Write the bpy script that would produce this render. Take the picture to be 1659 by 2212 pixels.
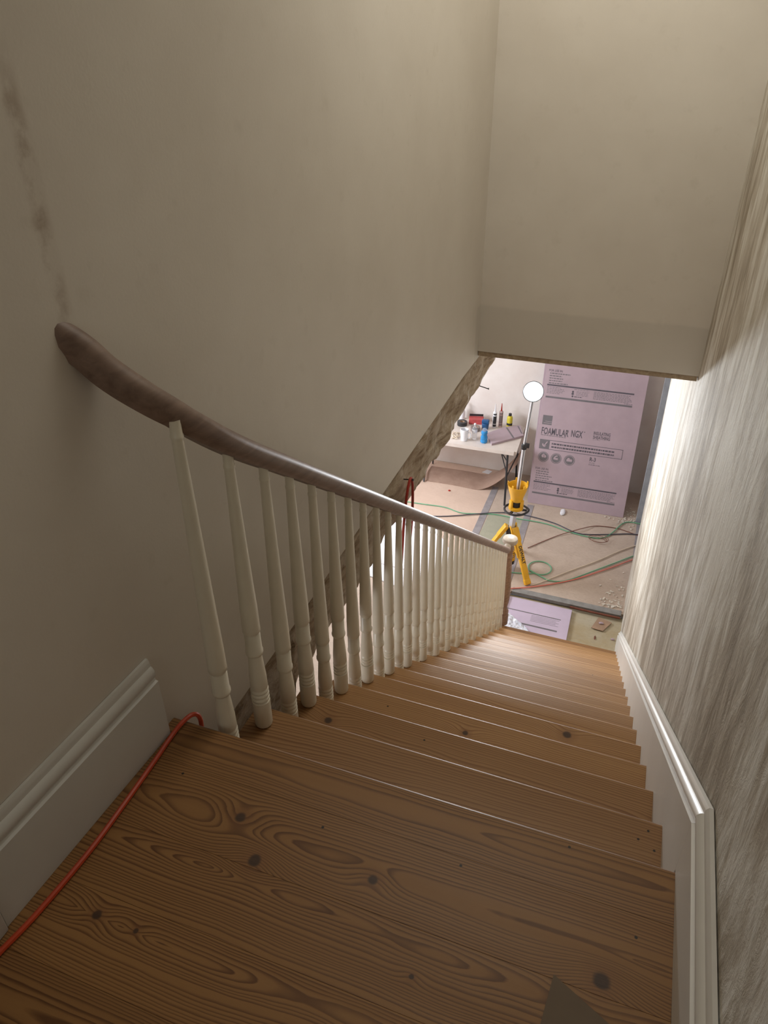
import bpy, bmesh, math, random
from mathutils import Vector, Matrix
random.seed(7)
for o in list(bpy.data.objects): bpy.data.objects.remove(o)
scene = bpy.context.scene
COL = scene.collection

# ------------------------------------------------------------------ camera
cam_d = bpy.data.cameras.new('camera'); cam = bpy.data.objects.new('camera', cam_d); COL.objects.link(cam)
pitch, roll, yaw = 0.56088, -0.00920, -0.36127
fwd = Vector((math.sin(yaw)*math.cos(pitch), math.cos(yaw)*math.cos(pitch), -math.sin(pitch)))
rt = Vector((math.cos(yaw), -math.sin(yaw), 0)); up = rt.cross(fwd)
r2 = math.cos(roll)*rt + math.sin(roll)*up; u2 = -math.sin(roll)*rt + math.cos(roll)*up
cam.matrix_world = Matrix(((r2.x, u2.x, -fwd.x, 0.1485), (r2.y, u2.y, -fwd.y, -1.0701), (r2.z, u2.z, -fwd.z, 1.4754), (0, 0, 0, 1)))
cam_d.sensor_fit = 'VERTICAL'; cam_d.sensor_height = 36.0; cam_d.lens = 1587.13/2212*36
cam_d.clip_start = 0.02
scene.camera = cam

# ------------------------------------------------------------------ world, lights, exposure
scene.view_settings.view_transform = 'Standard'; scene.view_settings.look = 'None'
scene.view_settings.exposure = 0.0; scene.view_settings.gamma = 1.0
w = bpy.data.worlds.new('world'); scene.world = w; w.use_nodes = True
w.node_tree.nodes['Background'].inputs[0].default_value = (0.75, 0.85, 1.0, 1)
w.node_tree.nodes['Background'].inputs[1].default_value = 0.12

def area(name, loc, target, size, power, color, shape='RECTANGLE', size_y=None, spread=math.pi):
    l = bpy.data.lights.new(name, 'AREA'); l.shape = shape; l.size = size; l.energy = power; l.color = color
    if size_y: l.size_y = size_y
    l.spread = spread
    o = bpy.data.objects.new(name, l); COL.objects.link(o); o.location = loc
    o.rotation_euler = (Vector(target)-Vector(loc)).to_track_quat('-Z', 'Y').to_euler()
    return o
LAMP = Vector((-0.827, 5.60, -1.311))
# added fill lights for lower room, landing and stairwell
area('fill_lower_left', (-4.1, 5.7, -1.5), (-0.8, 6.2, -2.9), 1.6, 185, (0.88, 0.93, 1.0), size_y=1.3)  # added fill for a source assumed out of view at left
area('fill_lower_back', (-2.8, -1.1, -1.4), (-1.6, 6.0, -2.4), 1.4, 36, (0.97, 0.96, 1.0), size_y=1.2)  # added fill from the unseen back of the lower room
area('fill_landing', (-0.2, -3.1, 1.75), (-0.25, 1.5, 1.6), 0.9, 6.5, (1.0, 0.95, 0.86), size_y=1.1)  # added fill behind the camera, no window modelled
area('fill_stairwell', (-0.2, 1.75, 2.7), (-0.2, 1.95, 0), 0.9, 20.5, (1.0, 0.955, 0.855), size_y=1.6)  # added overhead fill for walls and treads, no lamp hangs here
# the work lamp itself: LED face pointed up the stairs
area('work_lamp_beam', tuple(LAMP + Vector((0.13, -0.86, 0.36)).normalized()*0.075), (0.1, -0.6, 1.3), 0.17, 84, (0.93, 0.97, 1.0), shape='DISK')

# ------------------------------------------------------------------ helpers
def srgb(r, g, b):
    f = lambda c: (c/255/12.92) if c/255 <= 0.04045 else ((c/255+0.055)/1.055)**2.4
    return (f(r), f(g), f(b), 1)

def link(name, bm, mat, parent=None, smooth=False, kind=None, loc=None):
    me = bpy.data.meshes.new(name)
    bmesh.ops.recalc_face_normals(bm, faces=bm.faces)
    bm.to_mesh(me); bm.free()
    if smooth:
        for p in me.polygons: p.use_smooth = True
        try: me.set_sharp_from_angle(angle=math.radians(38))
        except Exception: pass
    mats = mat if isinstance(mat, (list, tuple)) else [mat]
    for m in mats: me.materials.append(m)
    o = bpy.data.objects.new(name, me); COL.objects.link(o)
    if parent: o.parent = parent
    if loc: o.location = loc
    if kind: o['kind'] = kind
    return o

def tag(o, label, cat, group=None):
    o['label'] = label; o['category'] = cat
    if group: o['group'] = group
    return o

def empty(name, loc=(0, 0, 0), rz=0.0, label=None, cat=None, group=None, kind=None, rot=None):
    o = bpy.data.objects.new(name, None); COL.objects.link(o); o.location = loc
    o.rotation_euler = rot if rot else (0, 0, rz); o.empty_display_size = 0.1
    if label: tag(o, label, cat, group)
    if kind: o['kind'] = kind
    return o

def bx(bm, x0, x1, y0, y1, z0, z1, bev=0.0, seg=2, M=None):
    r = bmesh.ops.create_cube(bm, size=1.0)
    vs = r['verts']
    for v in vs:
        v.co = Vector((x0+(v.co.x+.5)*(x1-x0), y0+(v.co.y+.5)*(y1-y0), z0+(v.co.z+.5)*(z1-z0)))
    if bev > 0:
        es = list({e for v in vs for e in v.link_edges})
        rr = bmesh.ops.bevel(bm, geom=es, offset=bev, segments=seg, affect='EDGES', profile=0.5)
        vs = list({v for f in rr['faces'] for v in f.verts} | {v for v in vs if v.is_valid})
    if M is not None: bmesh.ops.transform(bm, matrix=M, verts=[v for v in vs if v.is_valid])
    return bm

def box(*a, **k): return bx(bmesh.new(), *a, **k)

def lathe(bm, prof, seg=20, M=None, cap=True):
    rings = []
    for r, z in prof:
        ring = [bm.verts.new((r*math.cos(2*math.pi*i/seg), r*math.sin(2*math.pi*i/seg), z)) for i in range(seg)]
        rings.append(ring)
    for a, b in zip(rings, rings[1:]):
        for i in range(seg):
            j = (i+1) % seg
            bm.faces.new((a[i], a[j], b[j], b[i]))
    if cap:
        bm.faces.new(list(reversed(rings[0]))); bm.faces.new(rings[-1])
    if M is not None: bmesh.ops.transform(bm, matrix=M, verts=[v for r in rings for v in r])
    return bm

def catmull(pts, n=8):
    P = [Vector(p) for p in pts]; out = []
    for i in range(len(P)-1):
        p0 = P[max(i-1, 0)]; p1 = P[i]; p2 = P[i+1]; p3 = P[min(i+2, len(P)-1)]
        for k in range(n):
            t = k/n
            out.append(0.5*((2*p1)+(-p0+p2)*t+(2*p0-5*p1+4*p2-p3)*t*t+(-p0+3*p1-3*p2+p3)*t**3))
    out.append(P[-1]); return out

def sweep(bm, path, section, upv=Vector((0, 0, 1)), scales=None, closed_sec=True, cap=True):
    """section: list of (s, t): s sideways, t up"""
    rings = []
    for i, p in enumerate(path):
        a = path[max(i-1, 0)]; b = path[min(i+1, len(path)-1)]
        d = (b-a).normalized(); side = d.cross(upv)
        if side.length < 1e-5: side = Vector((1, 0, 0))
        side.normalize(); u = side.cross(d).normalized(); sc = scales[i] if scales else 1.0
        rings.append([bm.verts.new(p+side*s*sc+u*t*sc) for s, t in section])
    n = len(section)
    for a, b in zip(rings, rings[1:]):
        for i in range(n if closed_sec else n-1):
            j = (i+1) % n
            bm.faces.new((a[i], a[j], b[j], b[i]))
    if cap and closed_sec:
        bm.faces.new(rings[0]); bm.faces.new(list(reversed(rings[-1])))
    return bm

def circ(r, n=8): return [(r*math.cos(2*math.pi*i/n), r*math.sin(2*math.pi*i/n)) for i in range(n)]
def tube(bm, pts, r, n=8, sm=6, straight=False):
    path = [Vector(p) for p in pts] if straight else catmull(pts, sm)
    return sweep(bm, path, circ(r, n))

def align(p0, p1):
    d = Vector(p1)-Vector(p0)
    return Matrix.Translation(p0) @ d.to_track_quat('Z', 'Y').to_matrix().to_4x4()

def prism(bm, poly, axis, a, b):
    """poly 2D points; axis x: (y,z) extruded along x from a to b; axis y: (x,z); axis z: (x,y)"""
    def mk(p, t):
        return {'x': (t, p[0], p[1]), 'y': (p[0], t, p[1]), 'z': (p[0], p[1], t)}[axis]
    A = [bm.verts.new(mk(p, a)) for p in poly]; B = [bm.verts.new(mk(p, b)) for p in poly]
    bm.faces.new(A); bm.faces.new(list(reversed(B)))
    n = len(poly)
    for i in range(n): bm.faces.new((A[i], A[(i+1) % n], B[(i+1) % n], B[i]))
    return bm

# ------------------------------------------------------------------ materials
class NT:
    def __init__(s, name):
        s.m = bpy.data.materials.new(name); s.m.use_nodes = True; s.t = s.m.node_tree; s.n = s.t.nodes
        s.b = s.n['Principled BSDF']
    def node(s, typ, **k):
        n = s.n.new(typ)
        for a, v in k.items(): setattr(n, a, v)
        return n
    def put(s, sock, v):
        if hasattr(v, 'is_output') or hasattr(v, 'links'): s.t.links.new(v, sock)
        elif v is not None: sock.default_value = v
    def math(s, op, a, b=None, c=None, clamp=False):
        n = s.node('ShaderNodeMath', operation=op); n.use_clamp = clamp
        s.put(n.inputs[0], a)
        if b is not None: s.put(n.inputs[1], b)
        if c is not None: s.put(n.inputs[2], c)
        return n.outputs[0]
    def vmath(s, op, a, b=None):
        n = s.node('ShaderNodeVectorMath', operation=op); s.put(n.inputs[0], a)
        if b is not None: s.put(n.inputs[1], b)
        return n.outputs['Value'] if op in ('LENGTH', 'DISTANCE') else n.outputs[0]
    def mapping(s, vec, scale=(1, 1, 1), loc=(0, 0, 0), rot=(0, 0, 0)):
        n = s.node('ShaderNodeMapping'); s.put(n.inputs[0], vec); n.inputs['Scale'].default_value = scale
        n.inputs['Location'].default_value = loc; n.inputs['Rotation'].default_value = rot
        return n.outputs[0]
    def noise(s, vec, scale=5, detail=3, rough=0.5, dist=0.0, out='Fac'):
        n = s.node('ShaderNodeTexNoise'); s.put(n.inputs['Vector'], vec); n.inputs['Scale'].default_value = scale
        n.inputs['Detail'].default_value = detail; n.inputs['Roughness'].default_value = rough; n.inputs['Distortion'].default_value = dist
        return n.outputs[out]
    def ramp(s, fac, stops, interp='LINEAR'):
        n = s.node('ShaderNodeValToRGB'); s.put(n.inputs[0], fac); cr = n.color_ramp; cr.interpolation = interp
        while len(cr.elements) < len(stops): cr.elements.new(0.5)
        for e, (p, c) in zip(cr.elements, stops):
            e.position = p; e.color = c if hasattr(c, '__len__') else (c, c, c, 1)
        return n.outputs[0]
    def mix(s, fac, a, b, blend='MIX'):
        n = s.node('ShaderNodeMix', data_type='RGBA', blend_type=blend)
        s.put(n.inputs[0], fac); s.put(n.inputs[6], a); s.put(n.inputs[7], b)
        return n.outputs[2]
    def bump(s, h, strength=0.3, dist=0.01):
        n = s.node('ShaderNodeBump'); s.put(n.inputs['Height'], h); n.inputs['Strength'].default_value = strength
        n.inputs['Distance'].default_value = dist; s.t.links.new(n.outputs[0], s.b.inputs['Normal'])
    def pos(s): return s.node('ShaderNodeNewGeometry').outputs['Position']
    def obj(s): return s.node('ShaderNodeTexCoord').outputs['Object']
    def sep(s, v):
        n = s.node('ShaderNodeSeparateXYZ'); s.put(n.inputs[0], v); return n.outputs
    def comb(s, x, y, z):
        n = s.node('ShaderNodeCombineXYZ')
        for i, v in enumerate((x, y, z)): s.put(n.inputs[i], v)
        return n.outputs[0]
    def out(s, color=None, rough=0.6, metal=0.0, spec=None):
        if color is not None: s.put(s.b.inputs['Base Color'], color)
        s.put(s.b.inputs['Roughness'], rough); s.put(s.b.inputs['Metallic'], metal)
        if spec is not None: s.b.inputs['Specular IOR Level'].default_value = spec
        return s.m

def smoothstep(t, d, a, b):
    n = t.node('ShaderNodeMapRange', interpolation_type='SMOOTHSTEP'); t.put(n.inputs[0], d)
    n.inputs[1].default_value = a; n.inputs[2].default_value = b; n.inputs[3].default_value = 1; n.inputs[4].default_value = 0
    return n.outputs[0]

def plain(name, col, rough=0.6, metal=0.0, var=0.08, scale=12.0, bump=0.0, spec=None):
    t = NT(name); v = t.obj()
    n = t.noise(v, scale, 4, 0.6)
    dark = tuple(c*(1-var*2) for c in col[:3])+(1,); lite = tuple(min(1, c*(1+var)) for c in col[:3])+(1,)
    c = t.ramp(n, [(0.3, dark), (0.7, lite)])
    if bump: t.bump(n, bump, 0.005)
    return t.out(c, rough, metal, spec)

def pine(name, knots=(), holes=(), ring=0.0072, early=(0.33, 0.183, 0.064, 1), late=(0.105, 0.040, 0.010, 1), rough=0.42, cath=1.0):
    """board running along its own X; ring distance measured from a pith below the face"""
    t = NT(name); o = t.obj(); rnd = t.node('ShaderNodeObjectInfo').outputs['Random']; P = t.pos()
    ox, oy, oz = t.sep(o)
    seed = t.math('MULTIPLY', rnd, 37.0)
    rnd2 = t.math('FRACT', t.math('MULTIPLY', rnd, 17.37))
    rnd3 = t.math('FRACT', t.math('MULTIPLY', rnd, 7.91))
    lx = t.comb(t.math('ADD', t.math('MULTIPLY', ox, 1.3), seed), seed, 0.0)
    n1 = t.noise(lx, 1.0, 2, 0.5)
    n2 = t.noise(t.comb(t.math('ADD', t.math('MULTIPLY', ox, 3.0), seed), t.math('MULTIPLY', oy, 9.0), seed), 1.0, 3, 0.5)
    n3 = t.noise(t.comb(t.math('ADD', t.math('MULTIPLY', ox, 14.0), seed), t.math('MULTIPLY', oy, 60.0), seed), 1.0, 3, 0.55)
    # centre line of the cathedral drifts across the board
    cy = t.math('ADD', t.math('MULTIPLY', t.math('SUBTRACT', rnd2, 0.5), 0.12), t.math('MULTIPLY', t.math('SUBTRACT', n1, 0.5), 0.05))
    dy = t.math('SUBTRACT', oy, cy)
    slope = t.math('MULTIPLY', t.math('SUBTRACT', rnd3, 0.5), 0.16*cath)
    dz = t.math('ADD', t.math('MULTIPLY', t.math('SUBTRACT', n1, 0.45), 0.10*cath), t.math('MULTIPLY', ox, slope))
    dz = t.math('ADD', dz, 0.018)
    r = t.math('SQRT', t.math('ADD', t.math('MULTIPLY', dy, dy), t.math('MULTIPLY', dz, dz)))
    r = t.math('ADD', r, t.math('MULTIPLY', t.math('SUBTRACT', n2, 0.5), 0.016))
    r = t.math('ADD', r, t.math('MULTIPLY', t.math('SUBTRACT', n3, 0.5), 0.0022))
    px, py, pz = t.sep(P); core = None; halo = None
    for kx, ky, kr in knots:
        ex = t.math('MULTIPLY', t.math('SUBTRACT', px, kx), 0.62); ey = t.math('SUBTRACT', py, ky)
        d = t.math('SQRT', t.math('ADD', t.math('MULTIPLY', ex, ex), t.math('MULTIPLY', ey, ey)))
        g = t.math('EXPONENT', t.math('MULTIPLY', t.math('MULTIPLY', d, d), -1.0/(2.6*kr)**2))
        r = t.math('ADD', r, t.math('MULTIPLY', g, kr*1.7))
        nd = t.math('ADD', t.vmath('DISTANCE', t.comb(px, py, 0.0), (kx, ky, 0)), t.math('MULTIPLY', t.math('SUBTRACT', n3, 0.5), kr*0.5))
        c = smoothstep(t, nd, kr*0.55, kr*1.05); h = smoothstep(t, nd, kr*0.9, kr*2.6)
        core = c if core is None else t.math('MAXIMUM', core, c); halo = h if halo is None else t.math('MAXIMUM', halo, h)
    # tighter rings away from the heart
    wv = t.noise(t.comb(t.math('MULTIPLY', r, 30.0), seed, 0.0), 1.0, 1, 0.5)
    r = t.math('ADD', r, t.math('MULTIPLY', wv, 0.035))
    ph = t.math('FRACT', t.math('DIVIDE', r, ring))
    prof = t.ramp(ph, [(0.0, 0.0), (0.45, 0.12), (0.78, 0.85), (0.9, 1.0), (1.0, 0.0)])
    amp = t.math('MULTIPLY', prof, t.math('ADD', 0.45, t.math('MULTIPLY', n2, 0.75)), clamp=True)
    col = t.mix(amp, early, late)
    # broad tone along board + fine pores
    broad = t.noise(t.comb(t.math('ADD', t.math('MULTIPLY', ox, 0.7), seed), t.math('MULTIPLY', oy, 22.0), 3.0), 1.0, 3, 0.6)
    col = t.mix(t.math('MULTIPLY', broad, 0.55), col, (0.62, 0.50, 0.44, 1), 'MULTIPLY')
    tone = t.ramp(rnd, [(0.0, (0.74, 0.66, 0.60, 1)), (0.5, (0.98, 0.92, 0.86, 1)), (1.0, (1.10, 1.05, 1.0, 1))])
    col = t.mix(1.0, col, tone, 'MULTIPLY')
    fine = t.noise(t.comb(t.math('MULTIPLY', ox, 30.0), t.math('MULTIPLY', oy, 900.0), seed), 1.0, 2, 0.5)
    col = t.mix(t.math('MULTIPLY', fine, 0.25), col, (0.5, 0.4, 0.35, 1), 'MULTIPLY')
    if core is not None:
        col = t.mix(t.math('MULTIPLY', halo, 0.40), col, (0.20, 0.085, 0.03, 1))
        col = t.mix(core, col, t.mix(n3, (0.03, 0.016, 0.009, 1), (0.085, 0.04, 0.018, 1)))
    if holes:
        hd = None
        for hx, hy in holes:
            d = t.vmath('DISTANCE', t.comb(px, py, 0.0), (hx, hy, 0)); c = smoothstep(t, d, 0.0022, 0.0042)
            hd = c if hd is None else t.math('MAXIMUM', hd, c)
        col = t.mix(hd, col, (0.01, 0.006, 0.004, 1))
    t.bump(t.math('ADD', amp, t.math('MULTIPLY', fine, 0.5)), 0.08, 0.001)
    return t.out(col, t.math('ADD', rough, t.math('MULTIPLY', broad, 0.14)), 0, 0.45)

M_PINE_LAND = pine('pine_landing',
    knots=[(-0.533, -0.207, 0.015), (-0.452, -0.290, 0.017), (-0.197, -0.242, 0.013), (-0.694, -0.503, 0.012), (-0.600, -0.503, 0.007), (0.276, -0.280, 0.019), (-0.06, -0.395, 0.006)],
    holes=[(-0.347, -0.166), (-0.032, -0.148), (0.179, -0.025), (0.330, -0.175), (-0.725, -0.150)])
M_PINE = pine('pine_treads', cath=1.5,
    knots=[(0.116, 0.986, 0.020), (-0.22, 0.697, 0.013), (-0.564, 2.078, 0.008), (-0.62, 0.43, 0.016)],
    holes=[(0.362, 0.222), (0.379, 0.171), (0.34, 0.19), (0.18, 2.577), (0.30, 0.37), (-0.30, 0.46), (-0.52, 0.72)], early=(0.46, 0.285, 0.125, 1), late=(0.24, 0.112, 0.038, 1), ring=0.0085)

def mat_paint_wall():
    t = NT('painted_plaster'); P = t.pos()
    n = t.noise(P, 1.6, 4, 0.6); f = t.noise(P, 14, 5, 0.6); g = t.noise(P, 160, 2, 0.5)
    c = t.ramp(n, [(0.25, (0.61, 0.56, 0.485, 1)), (0.75, (0.70, 0.655, 0.58, 1))])
    c = t.mix(t.ramp(f, [(0.60, 0.0), (0.85, 0.35)]), c, (0.50, 0.45, 0.37, 1))
    # a few scuffs
    s = t.noise(t.mapping(P, (1, 3, 9)), 6, 2, 0.6); c = t.mix(t.ramp(s, [(0.78, 0.0), (0.86, 0.6)]), c, (0.30, 0.25, 0.19, 1))
    # rubbed brown streak above the end of the handrail, and a fainter touched-up band low on the front wall
    px, py, pz = t.sep(P)
    yl = t.math('ADD', py, 0.045)
    d = t.math('ABSOLUTE', t.math('ADD', yl, t.math('MULTIPLY', t.math('SUBTRACT', f, 0.5), 0.03)))
    m = t.math('MULTIPLY', smoothstep(t, d, 0.004, 0.026), t.math('MULTIPLY', t.math('LESS_THAN', px, -0.8), t.math('MULTIPLY', smoothstep(t, t.math('ABSOLUTE', t.math('SUBTRACT', pz, 1.25)), 0.12, 0.28), t.ramp(f, [(0.42, 0.1), (0.6, 0.75)]))))
    c = t.mix(m, c, (0.33, 0.255, 0.185, 1))
    edge = t.math('ADD', pz, t.math('MULTIPLY', t.math('SUBTRACT', n, 0.5), 0.05))
    band = t.math('MULTIPLY', smoothstep(t, edge, 0.305, 0.325), t.math('GREATER_THAN', py, 2.70))
    c = t.mix(t.math('MULTIPLY', band, 0.45), c, (0.50, 0.47, 0.41, 1))
    t.bump(t.math('ADD', t.math('MULTIPLY', f, 0.6), t.math('MULTIPLY', g, 0.25)), 0.18, 0.004)
    return t.out(c, 0.55, 0, 0.35)
M_WALL = mat_paint_wall()

def mat_plaster_rough():
    t = NT('brushed_plaster'); P = t.pos()
    s1 = t.noise(t.mapping(P, (1, 3.0, 0.8), rot=(math.radians(7), 0, 0)), 2.0, 5, 0.6, 1.0)
    s2 = t.noise(t.mapping(P, (1, 6.5, 1.5), rot=(math.radians(-5), 0, 0)), 2.0, 5, 0.65, 1.6)
    s3 = t.noise(t.mapping(P, (1, 1.6, 0.9)), 13, 6, 0.72, 2.6)
    big = t.noise(P, 1.1, 3, 0.5)
    h = t.math('ADD', t.math('MULTIPLY', s1, 1.1), t.math('ADD', t.math('MULTIPLY', s2, 0.45), t.math('MULTIPLY', s3, 0.45)))
    k = t.math('ADD', t.math('ADD', t.math('MULTIPLY', s1, 0.6), t.math('MULTIPLY', s2, 0.4)), t.math('MULTIPLY', t.math('SUBTRACT', big, 0.5), 0.6))
    c = t.ramp(k, [(0.38, (0.34, 0.29, 0.225, 1)), (0.49, (0.54, 0.49, 0.41, 1)), (0.60, (0.77, 0.75, 0.69, 1))])
    c = t.mix(t.ramp(s3, [(0.55, 0.0), (0.8, 0.4)]), c, (0.40, 0.35, 0.28, 1))
    t.bump(h, 0.7, 0.012)
    return t.out(c, 0.75, 0, 0.3)
M_PLASTER = mat_plaster_rough()

def mat_farwall():
    t = NT('pink_toned_plaster'); P = t.pos()
    n = t.noise(P, 2.2, 4, 0.6); f = t.noise(P, 30, 4, 0.6)
    c = t.ramp(n, [(0.3, (0.70, 0.62, 0.58, 1)), (0.7, (0.80, 0.75, 0.72, 1))])
    t.bump(f, 0.2, 0.004); return t.out(c, 0.8)
M_FAR = mat_farwall()

def mat_beam():
    t = NT('rough_hewn_timber'); P = t.pos()
    n = t.noise(t.mapping(P, (4, 1.4, 9)), 3, 6, 0.65, 0.8); f = t.noise(t.mapping(P, (6, 5, 14)), 7, 5, 0.7)
    pl = t.noise(P, 11, 4, 0.65)
    c = t.ramp(n, [(0.28, (0.13, 0.08, 0.045, 1)), (0.45, (0.36, 0.27, 0.18, 1)), (0.7, (0.54, 0.45, 0.34, 1))])
    c = t.mix(t.ramp(pl, [(0.47, 0.0), (0.62, 0.7)]), c, (0.62, 0.55, 0.46, 1))
    t.bump(t.math('ADD', n, t.math('MULTIPLY', f, 0.6)), 0.7, 0.02); return t.out(c, 0.85)
M_BEAM = mat_beam()

def wood(name, a, b, rough=0.5, sc=1.0, vec='obj'):
    t = NT(name); v = t.obj() if vec == 'obj' else t.pos()
    n = t.noise(t.mapping(v, (30*sc, 2.5*sc, 30*sc)), 1.5, 5, 0.6, 0.4)
    c = t.ramp(n, [(0.3, a), (0.7, b)]); t.bump(n, 0.15, 0.002); return t.out(c, rough)
M_RAIL = wood('bare_rail_wood', (0.15, 0.095, 0.07, 1), (0.26, 0.18, 0.14, 1), 0.5)
M_NEWEL = wood('bare_newel_wood', (0.20, 0.115, 0.07, 1), (0.36, 0.22, 0.14, 1), 0.5)
M_CAP = plain('pale_newel_cap_wood', (0.46, 0.385, 0.31, 1), 0.5, var=0.1, scale=20)
M_LATH = wood('edge_lath_wood', (0.26, 0.19, 0.12, 1), (0.42, 0.33, 0.22, 1), 0.7)
M_TRIM = plain('cream_trim_paint', (0.62, 0.61, 0.57, 1), 0.42, var=0.03, scale=3)
M_TRIM_R = plain('white_skirting_paint', (0.70, 0.68, 0.64, 1), 0.38, var=0.03, scale=3)
M_BAL = plain('cream_baluster_paint', (0.74, 0.70, 0.58, 1), 0.28, var=0.03, scale=8, spec=0.5)

def mat_floor(name, a, b, c3, sc=2.0, rough=0.8):
    t = NT(name); P = t.pos(); n = t.noise(P, sc, 5, 0.65, 0.4); f = t.noise(t.mapping(P, (1, 3, 1)), sc*9, 4, 0.7)
    c = t.ramp(n, [(0.3, a), (0.7, b)]); c = t.mix(t.ramp(f, [(0.5, 0.0), (0.75, 0.6)]), c, c3)
    t.bump(f, 0.25, 0.003); return t.out(c, rough)
M_FLOOR = mat_floor('dusty_subfloor', (0.30, 0.22, 0.16, 1), (0.42, 0.33, 0.26, 1), (0.22, 0.155, 0.11, 1), 3)
M_PAPER_PINK = mat_floor('pinkish_floor_paper', (0.60, 0.44, 0.35, 1), (0.70, 0.53, 0.43, 1), (0.53, 0.38, 0.30, 1), 2.5)
M_PAPER_TAN = mat_floor('tan_floor_paper', (0.46, 0.36, 0.29, 1), (0.57, 0.46, 0.38, 1), (0.34, 0.25, 0.20, 1), 3.5)
M_PAPER_GREEN = mat_floor('greenish_floor_board', (0.33, 0.33, 0.25, 1), (0.41, 0.39, 0.30, 1), (0.29, 0.26, 0.19, 1), 4)
M_PLY = mat_floor('plywood_floor_panel', (0.40, 0.31, 0.17, 1), (0.48, 0.43, 0.33, 1), (0.34, 0.29, 0.20, 1), 3)
M_TAPE = plain('grey_floor_tape', (0.33, 0.30, 0.31, 1), 0.6, var=0.12, scale=9)
M_CONC = plain('grey_threshold', (0.27, 0.26, 0.25, 1), 0.8, var=0.12, scale=14)
M_WSHEET = plain('white_sheet', (0.80, 0.81, 0.86, 1), 0.45, var=0.03, scale=4)
M_FOAM = plain('pink_foam', (0.45, 0.345, 0.39, 1), 0.6, var=0.05, scale=3)
M_FOAM2 = plain('lilac_foam', (0.60, 0.50, 0.64, 1), 0.6, var=0.05, scale=3)
M_INK = plain('dark_print', (0.10, 0.09, 0.11, 1), 0.7, var=0.05)
M_INKG = plain('grey_print', (0.17, 0.155, 0.17, 1), 0.7, var=0.05)
M_YEL = plain('yellow_plastic', (0.80, 0.42, 0.02, 1), 0.38, var=0.04)
M_BLACK = plain('black_plastic', (0.025, 0.025, 0.028, 1), 0.45, var=0.1)
M_ALU = plain('brushed_aluminium', (0.78, 0.80, 0.84, 1), 0.35, 0.4, var=0.05)
M_SILVER = plain('light_grey_tube', (0.66, 0.68, 0.74, 1), 0.4, 0.3, var=0.05)
M_PLAST_W = plain('white_table_plastic', (0.66, 0.58, 0.53, 1), 0.5, var=0.03)
M_WHITE = plain('white_gloss', (0.80, 0.80, 0.84, 1), 0.3, var=0.02)
M_BLUE = plain('blue_liquid', (0.03, 0.27, 0.62, 1), 0.15, var=0.1)
M_DKBLUE = plain('dark_blue_plastic', (0.02, 0.10, 0.26, 1), 0.35, var=0.1)
M_REDBOX = plain('red_card', (0.52, 0.08, 0.08, 1), 0.5, var=0.15)
M_YLAB = plain('yellow_label', (0.75, 0.62, 0.05, 1), 0.4, var=0.08)
M_PINKLAB = plain('pale_pink_label', (0.55, 0.38, 0.37, 1), 0.5, var=0.12)
M_TAPEW = plain('silver_brown_tape', (0.24, 0.19, 0.18, 1), 0.45, var=0.1)
M_ORANGE = plain('orange_cord_jacket', (0.50, 0.055, 0.015, 1), 0.4, var=0.05)
M_REDC = plain('red_cord_jacket', (0.42, 0.035, 0.02, 1), 0.45, var=0.05)
M_REDL = plain('light_red_cord', (0.74, 0.22, 0.17, 1), 0.45, var=0.05)
M_GREEN = plain('green_cord', (0.16, 0.42, 0.25, 1), 0.5, var=0.05)
M_DCORD = plain('dark_cord', (0.075, 0.075, 0.10, 1), 0.5, var=0.05)
M_TANC = plain('tan_cord', (0.70, 0.58, 0.45, 1), 0.6, var=0.05)
M_RUST = plain('rust', (0.20, 0.065, 0.04, 1), 0.8, var=0.15)
M_IRON = plain('dark_iron', (0.03, 0.027, 0.025, 1), 0.6, 0.4)
M_CARD = plain('brown_card', (0.38, 0.25, 0.17, 1), 0.8, var=0.08)
M_BROWNSHEET = mat_floor('brown_hardboard', (0.34, 0.22, 0.17, 1), (0.46, 0.32, 0.25, 1), (0.30, 0.19, 0.14, 1), 5, 0.6)
M_CHIP = plain('plaster_chips', (0.72, 0.66, 0.58, 1), 0.9)
M_JAMB = plain('grey_blue_board', (0.36, 0.38, 0.42, 1), 0.7, var=0.08)
M_CEIL = plain('ceiling_plaster', (0.62, 0.58, 0.50, 1), 0.8, var=0.04, scale=3)
M_GREY_BROWN = plain('grey_brown_sheet', (0.17, 0.125, 0.085, 1), 0.75, var=0.06, scale=5)

def clear(name, col, rough=0.05):
    t = NT(name); t.b.inputs['Transmission Weight'].default_value = 0.85
    t.b.inputs['IOR'].default_value = 1.3; return t.out(col, rough)
M_CLEAR = clear('clear_plastic', (0.85, 0.86, 0.88, 1), 0.12)
M_FILM = plain('white_plastic_film', (0.75, 0.76, 0.84, 1), 0.3, var=0.04)

def emit(name, col, s):
    t = NT(name); t.b.inputs['Emission Color'].default_value = col; t.b.inputs['Emission Strength'].default_value = s
    return t.out(col, 0.4)
M_LED = emit('led_panel', (0.92, 0.97, 1.0, 1), 22)

# ------------------------------------------------------------------ dimensions
RUN, RISE = 0.2587, 0.19
XS, XL = 0.400, -0.765                       # right and left ends of the treads
def xr(y): return 0.430-0.0095*y             # face of the right hand wall
def xw(y): return -0.847+0.039*y             # face of the left hand wall
ZF = -3.42                                   # lower floor
ZT = 2.75                                    # upper ceiling
YB = 2.765                                   # wall over the foot of the stairs

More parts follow.
